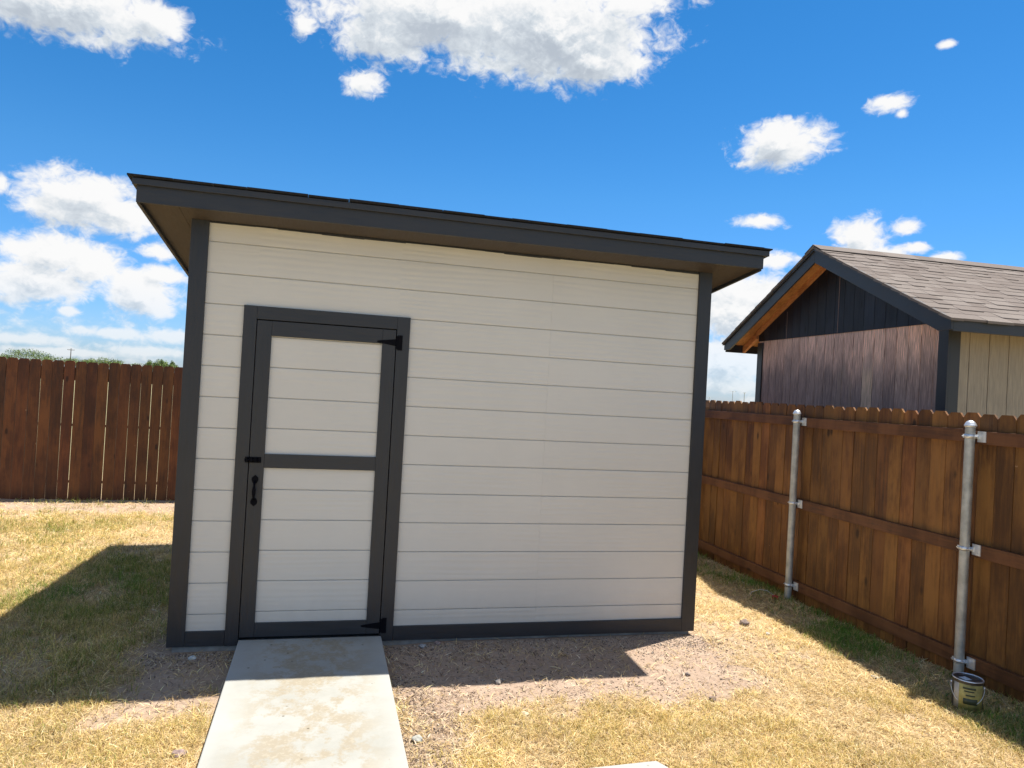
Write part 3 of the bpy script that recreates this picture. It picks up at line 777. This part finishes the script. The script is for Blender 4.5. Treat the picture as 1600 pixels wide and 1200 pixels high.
m = MB(); m.lathe((cx,cy,0),[(.0785,.186),(.0815,.1905),(.0850,.1895),(.0858,.185)],36); m.build('rim', M['galv_bright'], can)
wd = Vector((math.cos(ca+1.57),math.sin(ca+1.57),0)); fd = Vector((math.cos(ca),math.sin(ca),0))
pts=[]
for i in range(19):
    a = math.pi*i/18; pts.append(Vector((cx,cy,.145))+wd*math.cos(a)*.088+fd*(.02+.055*math.sin(a))*1.0*(1 if i not in (0,18) else .0)+Vector((0,0,-.105*math.sin(a))))
m = MB(); m.tube(pts,.0017,6)
for s in (1,-1):
    c_ = Vector((cx,cy,.145))+wd*s*.083; m.tube([c_,c_+wd*s*.007],.007,10)
m.build('bail', M['galv_bright'], can)

M['red'] = plain('red plastic film', (.62,.03,.045), .5, 0, .25, 40)
fz = float(gz(np.array([5.07]),np.array([.86]))[0])
fl = empty('marker_flag', (5.07,.86,fz), 'crumpled red marker flag on a bent wire in the grass by the far post', 'marker flag')
def crumple(cx_,cy_,cz_,s,seed):
    m = MB(); n=7; vs=[];fs=[]
    for i in range(n):
        for j in range(n):
            a,b=(i/(n-1)-.5)*2,(j/(n-1)-.5)*2
            q=Vector((a*1.3+seed,b*1.3,seed)); f_=mnoise.noise(q*1.2); g_=mnoise.noise(q*1.2+Vector((9,3,1))); h_=mnoise.noise(q*2.1+Vector((4,4,4)))
            vs.append((cx_+s*(a*.8+f_*.7), cy_+s*(g_*1.2+b*.35), cz_+s*(b*.55+h_*.6+.55)))
    for i in range(n-1):
        for j in range(n-1): fs.append((i*n+j,(i+1)*n+j,(i+1)*n+j+1,i*n+j+1))
    m.add(vs,fs); return m
crumple(5.07,.86,fz+.0,.036,2.3).build('flag', M['red'], fl)
m = MB(); m.tube([(5.05,.87,fz+.04),(5.0,.90,fz+.075),(4.94,.93,fz+.078),(4.88,.96,fz+.05),(4.85,.98,fz-.01)],.0022,6); m.build('wire', plain('pale wire',(.6,.6,.58),.5), fl)
sz = float(gz(np.array([5.09]),np.array([2.36]))[0])
c2 = crumple(4.79,2.10,sz+.01,.024,5.1)
o = c2.build('plastic_scrap', M['red']); tag(o,'tiny red plastic scrap on the straw by the right corner of the shed','litter')
bpy.context.view_layer.update()

# ------------------------------------------------------------------ FAR THINGS
def far_tree(x, y, w, h, label, seed):
    tr_ = empty('tree', (x,y,0), label, 'tree', 'trees on the horizon beyond the back fence')
    rg = np.random.default_rng(seed)
    m = MB(); m.tube([(x,y,-.3),(x+.2,y,h*.25),(x-.1,y,h*.5)],[.28,.2,.1],8)
    for k in range(5):
        a=k*1.26; m.tube([(x+.1,y,h*.3),(x+math.cos(a)*w*.22,y+math.sin(a)*w*.2,h*.62)],[.12,.04],6)
    m.build('trunk', M['bark'], tr_)
    nb_ = 16; lob = []
    for k in range(nb_):
        a = rg.uniform(0,6.28); r = math.sqrt(rg.random())*w*.42
        top = h*(1-.42*(r/(w*.5))**2)*rg.uniform(.78,1.0)
        lob.append((x+math.cos(a)*r, y+math.sin(a)*r*.8, top-h*.2, w*rg.uniform(.10,.19), h*rg.uniform(.14,.22)))
    N = 150*nb_; L = np.array(lob)[rg.integers(0,nb_,N)]
    d = rg.normal(0,1,(N,3)); d/=np.linalg.norm(d,axis=1)[:,None]; rr = rg.uniform(.45,1.05,N)[:,None]
    c = np.c_[L[:,0],L[:,1],L[:,2]]+d*rr*np.c_[L[:,3],L[:,3],L[:,4]]
    s = rg.uniform(.10,.26,N)[:,None]
    a1 = rg.normal(0,1,(N,3)); a1/=np.linalg.norm(a1,axis=1)[:,None]; a2=np.cross(a1,d); a2/=np.linalg.norm(a2,axis=1)[:,None]+1e-6
    V = np.stack([c-a1*s,c+a2*s*.6,c+a1*s,c-a2*s*.6],1).reshape(-1,3)-np.array([x,y,0])
    F = np.arange(N*4).reshape(-1,4)
    o = np_mesh('crown', V, F, M['leaf']); o.parent = tr_
t = NT('far foliage'); r = t.geo().outputs['Random Per Island']
M['leaf'] = t.fin(t.ramp(r,[(0,(.07,.11,.03)),(.5,(.13,.19,.055)),(1,(.23,.28,.10))]), .7, 0, .2)
M['bark'] = plain('bark', (.10,.075,.055), .9, 0, .3, 5)
TR = [(-106,290.6,15,7.4,'broad rounded green tree, tallest crown on the left horizon'),(-116,292,11,5.7,'low green tree at the left edge above the fence'),
      (-94,287.5,12,6.1,'medium green tree just left of the utility pole'),(-84.5,285,9,5.3,'small low green tree just right of the utility pole'),
      (-78,283,13,6.1,'wide green tree right of the utility pole'),(-72.5,282,10,5.5,'shorter green tree behind the wide one on the left horizon'),
      (-66,280,7,4.0,'very low shrubby tree between the wide tree and the two slim ones'),
      (-57.0,257.5,4.5,5.3,'slim tree, left of the pair close to the shed roof edge'),(-53.6,256.7,4.5,5.9,'slim taller tree, right of the pair close to the shed'),
      (-50.5,255.9,4,4.9,'small bushy tree nearest to the shed corner')]
for i,(x,y,w,h,l) in enumerate(TR): far_tree(x,y,w*1.3,h*1.2,l,50+i)
def upole(x,y,h,label,arm,r,kind):
    p_ = empty('utility_pole' if kind else 'light_pole',(x,y,0),label,'utility pole' if kind else 'light pole')
    MB().tube([(x,y,-.3),(x,y,h)],[r,r*.8],8).build('pole', M['bark'] if kind else M['galv'], p_)
    d = Vector((y+5,-(x-.9),0)).normalized()
    m = MB(); a = Vector((x,y,h-(.9 if kind else .1))); 
    m.tube([a-d*arm,a+d*arm],r*.55,6)
    if kind:
        for k in (-.9,-.45,.45,.9): m.tube([a+d*arm*k,a+d*arm*k+Vector((0,0,.35))],.08,6)
    else:
        for k in (-1,-.35,.35,1): m.box(a.x+d.x*arm*k-.35,a.x+d.x*arm*k+.35,a.y+d.y*arm*k-.3,a.y+d.y*arm*k+.3,a.z-.15,a.z+.25)
    m.build('crossarm' if kind else 'lamp_head', M['bark'] if kind else M['galv_bright'], p_)
upole(-145.5,462.6,12.6,'dark wooden utility pole with crossarm on the left horizon',1.8,.26,True)
upole(328.6,530.5,12.3,'tall pale light pole with wide head, left of the pair beside the neighbouring shed',2.2,.24,False)
upole(338,528,11.6,'light pole with narrow head, right of the pair beside the neighbouring shed',.9,.30,False)
upole(412.6,715.5,7.6,'distant low light pole barely above the fence near the shed corner',2.0,.25,False)

# ------------------------------------------------------------------ SKY
world = bpy.data.worlds.new('World'); sc.world = world; world.use_nodes = True
wt = world.node_tree; wn = wt.nodes; wn.clear()
SUN = Vector((1.0,.37,2.96)).normalized()
sky = wn.new('ShaderNodeTexSky'); sky.sky_type='NISHITA'; sky.sun_disc=False
sky.sun_elevation = math.asin(SUN.z); sky.sun_rotation = math.atan2(SUN.x,SUN.y)
sky.altitude=200; sky.air_density=1.0; sky.dust_density=.15; sky.ozone_density=4.5
CL = [(-18.7,23.2,6.9,2.2),(-21.1,22.6,4.1,1.8),(-13.8,23.6,2.4,1.5),(7.6,27.4,10.3,2.7),(15.8,26.7,8.4,3.4),(22.1,28.8,5.5,1.3),(19.5,25.1,4.1,1.7),(2.7,25.4,3.9,1.8),(-3.4,25.3,1.1,1.0),(1.2,22.2,1.8,1.1),(34.0,19.0,3.4,1.7),(41.4,21.1,1.8,0.8),(40.7,21.3,1.1,0.6),(42.0,20.4,0.6,0.5),(44.6,24.2,0.8,0.4),(32.5,13.7,2.4,0.7),(39.8,12.4,1.9,1.5),(42.6,12.9,1.4,0.8),(43.3,11.5,1.2,0.6),(41.1,11.1,2.5,0.9),(45.2,10.8,1.5,0.5),(33.7,10.9,3.4,0.8),(-17.6,11.2,4.0,2.0),(-15.1,10.7,2.9,1.6),(-21.8,11.5,0.5,1.0),(-18.5,7.4,4.0,1.4),(-19.5,5.5,3.9,1.7),(-20.8,4.9,1.7,1.2),(-16.4,7.0,2.3,1.7),(-13.2,5.2,2.8,1.5),(-11.8,6.9,2.5,1.0),(-12.3,8.5,2.0,0.8),(-17.6,3.8,1.1,0.5),(-14.2,6.2,2.4,1.3),(-20.0,1.7,4.2,0.6),(-15.2,2.5,3.5,0.6),(-11.6,2.6,2.5,0.8),(-18.1,1.0,5.8,0.4),(-12.8,1.4,3.6,0.5),(31.4,7.4,3.5,2.9),(29.8,9.8,1.9,1.4),(33.7,7.9,2.3,1.9),(31.1,3.5,3.7,2.4),(30.7,1.5,5.6,1.1),(32.4,5.5,2.8,1.9),
      (70,14,9,3),(85,22,7,3),(100,9,12,3),(130,18,10,4),(160,12,14,3),(-50,12,9,3),(-75,18,10,4),(-110,14,12,4),(-150,20,12,5),(-45,5,8,1.5),(55,5,7,1.5),(150,35,26,9),(-150,38,28,9),(180,24,22,7),(110,38,20,9),(-110,40,22,9),(-165,62,40,9),(60,48,16,7),(-40,50,22,8),(130,60,30,8),(200,35,20,8),(10,62,22,7)]  # unseen clouds; the big ones added as neutral fill for the front wall
grp = bpy.data.node_groups.new('cloud_field','ShaderNodeTree')
grp.interface.new_socket('Dir', in_out='INPUT', socket_type='NodeSocketVector')
grp.interface.new_socket('Density', in_out='OUTPUT', socket_type='NodeSocketFloat')
gi = grp.nodes.new('NodeGroupInput'); go = grp.nodes.new('NodeGroupOutput'); gl = grp.links.new
def gm(op,a,b=None,c=None):
    n = grp.nodes.new('ShaderNodeMath'); n.operation=op
    for i,v in enumerate((a,b,c)):
        if v is None: continue
        if isinstance(v,(int,float)): n.inputs[i].default_value=v
        else: gl(v,n.inputs[i])
    return n.outputs[0]
last=None
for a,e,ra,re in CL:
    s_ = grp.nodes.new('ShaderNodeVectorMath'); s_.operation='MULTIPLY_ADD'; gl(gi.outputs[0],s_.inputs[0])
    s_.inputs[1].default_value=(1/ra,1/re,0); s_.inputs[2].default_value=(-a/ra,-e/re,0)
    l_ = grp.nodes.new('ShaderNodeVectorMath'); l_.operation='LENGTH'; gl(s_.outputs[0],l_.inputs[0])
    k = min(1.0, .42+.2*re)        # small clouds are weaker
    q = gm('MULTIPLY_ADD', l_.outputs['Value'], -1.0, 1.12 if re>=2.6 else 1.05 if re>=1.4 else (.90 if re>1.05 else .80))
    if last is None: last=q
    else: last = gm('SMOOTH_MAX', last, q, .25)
def gnoise(scale, detail, rough, vs=(1,1,1), dist=0):
    mp = grp.nodes.new('ShaderNodeMapping'); mp.inputs['Scale'].default_value=vs; gl(gi.outputs[0],mp.inputs['Vector'])
    n = grp.nodes.new('ShaderNodeTexNoise'); gl(mp.outputs[0],n.inputs['Vector']); n.inputs['Scale'].default_value=scale
    n.inputs['Detail'].default_value=detail; n.inputs['Roughness'].default_value=rough; n.inputs['Distortion'].default_value=dist
    return n.outputs['Fac']
n1 = gnoise(.34, 8, .58, (1,1.5,1), .5); n2 = gnoise(1.15, 6, .57, (1,1.3,1), .9)
spz = grp.nodes.new('ShaderNodeSeparateXYZ'); gl(gi.outputs[0], spz.inputs[0])
low = grp.nodes.new('ShaderNodeMapRange'); gl(spz.outputs[1], low.inputs[0])
for i_,x_ in enumerate((1.0, 12.0, .06, -.80)): low.inputs[i_+1].default_value = x_
last = gm('MAXIMUM', last, gm('MINIMUM', low.outputs[0], .12))
d = gm('ADD', gm('MAXIMUM', last, -1.2), gm('MULTIPLY_ADD', n1, 1.5, -.75))
d = gm('ADD', d, gm('MULTIPLY_ADD', n2, .88, -.44))
gl(d, go.inputs[0])
class _WN:
    pass
def wm(op,a,b=None,c=None):
    n = wn.new('ShaderNodeMath'); n.operation=op
    for i,v in enumerate((a,b,c)):
        if v is None: continue
        if isinstance(v,(int,float)): n.inputs[i].default_value=v
        else: wt.links.new(v,n.inputs[i])
    return n.outputs[0]
def wmr(v,a,b,c=0,d=1,sm=True):
    n = wn.new('ShaderNodeMapRange'); n.interpolation_type='SMOOTHSTEP' if sm else 'LINEAR'; wt.links.new(v,n.inputs[0])
    for i,x in enumerate((a,b,c,d)): n.inputs[i+1].default_value=x
    return n.outputs[0]
tc = wn.new('ShaderNodeTexCoord'); sp = wn.new('ShaderNodeSeparateXYZ'); wt.links.new(tc.outputs['Generated'],sp.inputs[0])
az = wm('MULTIPLY', wm('ARCTAN2', sp.outputs[0], sp.outputs[1]), 57.2958)
el = wm('MULTIPLY', wm('ARCSINE', sp.outputs[2]), 57.2958)
def field(da, de):
    cb = wn.new('ShaderNodeCombineXYZ'); wt.links.new(wm('ADD',az,da),cb.inputs[0]); wt.links.new(wm('ADD',el,de),cb.inputs[1])
    g_ = wn.new('ShaderNodeGroup'); g_.node_tree=grp; wt.links.new(cb.outputs[0],g_.inputs[0]); return g_.outputs[0]
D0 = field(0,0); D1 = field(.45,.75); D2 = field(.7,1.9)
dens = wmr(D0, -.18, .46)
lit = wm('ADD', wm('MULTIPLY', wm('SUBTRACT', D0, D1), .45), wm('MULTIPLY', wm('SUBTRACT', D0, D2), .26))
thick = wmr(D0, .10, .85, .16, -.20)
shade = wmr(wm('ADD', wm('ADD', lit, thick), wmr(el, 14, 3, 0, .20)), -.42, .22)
cr = wn.new('ShaderNodeValToRGB'); wt.links.new(shade, cr.inputs[0])
e = cr.color_ramp.elements; e.new(.5)
e[0].position=0; e[0].color=(.50,.56,.64,1); e[1].position=.5; e[1].color=(.70,.76,.82,1); e[2].position=1; e[2].color=(1,1,1,1)
hs = wn.new('ShaderNodeHueSaturation'); wt.links.new(sky.outputs[0],hs.inputs['Color']); hs.inputs['Saturation'].default_value=1.34; hs.inputs['Hue'].default_value=.5
tint = wn.new('ShaderNodeValToRGB'); wt.links.new(wmr(el,0,30,0,1,False), tint.inputs[0])
te = tint.color_ramp.elements; te.new(.2); te.new(.5)
for el_,(p_,c_) in zip(te,((0,(.50,.61,.98)),(.2,(.66,.84,1.06)),(.5,(.95,1.0,1.02)),(1,(1.05,1.0,.97)))): el_.position=p_; el_.color=(*c_,1)
mt = wn.new('ShaderNodeMix'); mt.data_type='RGBA'; mt.blend_type='MULTIPLY'; mt.inputs[0].default_value=1
wt.links.new(hs.outputs[0], mt.inputs[6]); wt.links.new(tint.outputs[0], mt.inputs[7])
bg1 = wn.new('ShaderNodeBackground'); wt.links.new(mt.outputs[2],bg1.inputs[0]); bg1.inputs[1].default_value=.078
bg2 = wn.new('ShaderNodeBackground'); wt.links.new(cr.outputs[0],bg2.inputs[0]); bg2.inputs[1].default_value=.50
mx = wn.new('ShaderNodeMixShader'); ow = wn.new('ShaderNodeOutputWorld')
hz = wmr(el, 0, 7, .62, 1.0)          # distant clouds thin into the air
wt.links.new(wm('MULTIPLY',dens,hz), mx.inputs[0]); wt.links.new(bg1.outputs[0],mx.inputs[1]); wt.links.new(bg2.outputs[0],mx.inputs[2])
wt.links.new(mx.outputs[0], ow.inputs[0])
world.cycles.sampling_method='MANUAL'; world.cycles.sample_map_resolution=1024

# ------------------------------------------------------------------ sun, camera, view
ld = bpy.data.lights.new('sun','SUN'); ld.energy=4.9; ld.angle=R_(.53); ld.color=(1,.94,.84)
lo = bpy.data.objects.new('sun', ld); col.objects.link(lo); lo.location=(20,8,40)
lo.rotation_euler = SUN.to_track_quat('Z','Y').to_euler()
cd = bpy.data.cameras.new('camera'); co = bpy.data.objects.new('camera', cd); col.objects.link(co)
F_, YAW, PITCH, ROLL = 1118.95, -.249853, .0105126, .0556543
f = Vector((-math.sin(YAW)*math.cos(PITCH), math.cos(YAW)*math.cos(PITCH), math.sin(PITCH)))
r = Vector((math.cos(YAW), math.sin(YAW), 0)); u = r.cross(f)
r2 = r*math.cos(ROLL)+u*math.sin(ROLL); u2 = -r*math.sin(ROLL)+u*math.cos(ROLL)
co.matrix_world = Matrix(((r2.x,u2.x,-f.x,.90108),(r2.y,u2.y,-f.y,-5.0289),(r2.z,u2.z,-f.z,1.80046),(0,0,0,1)))
cd.sensor_width=36; cd.lens=36*F_/1600; cd.clip_start=.05; cd.clip_end=9000
sc.camera = co
sc.render.engine='CYCLES'
sc.view_settings.view_transform='Standard'; sc.view_settings.look='None'; sc.view_settings.gamma=1
sc.view_settings.exposure=.95
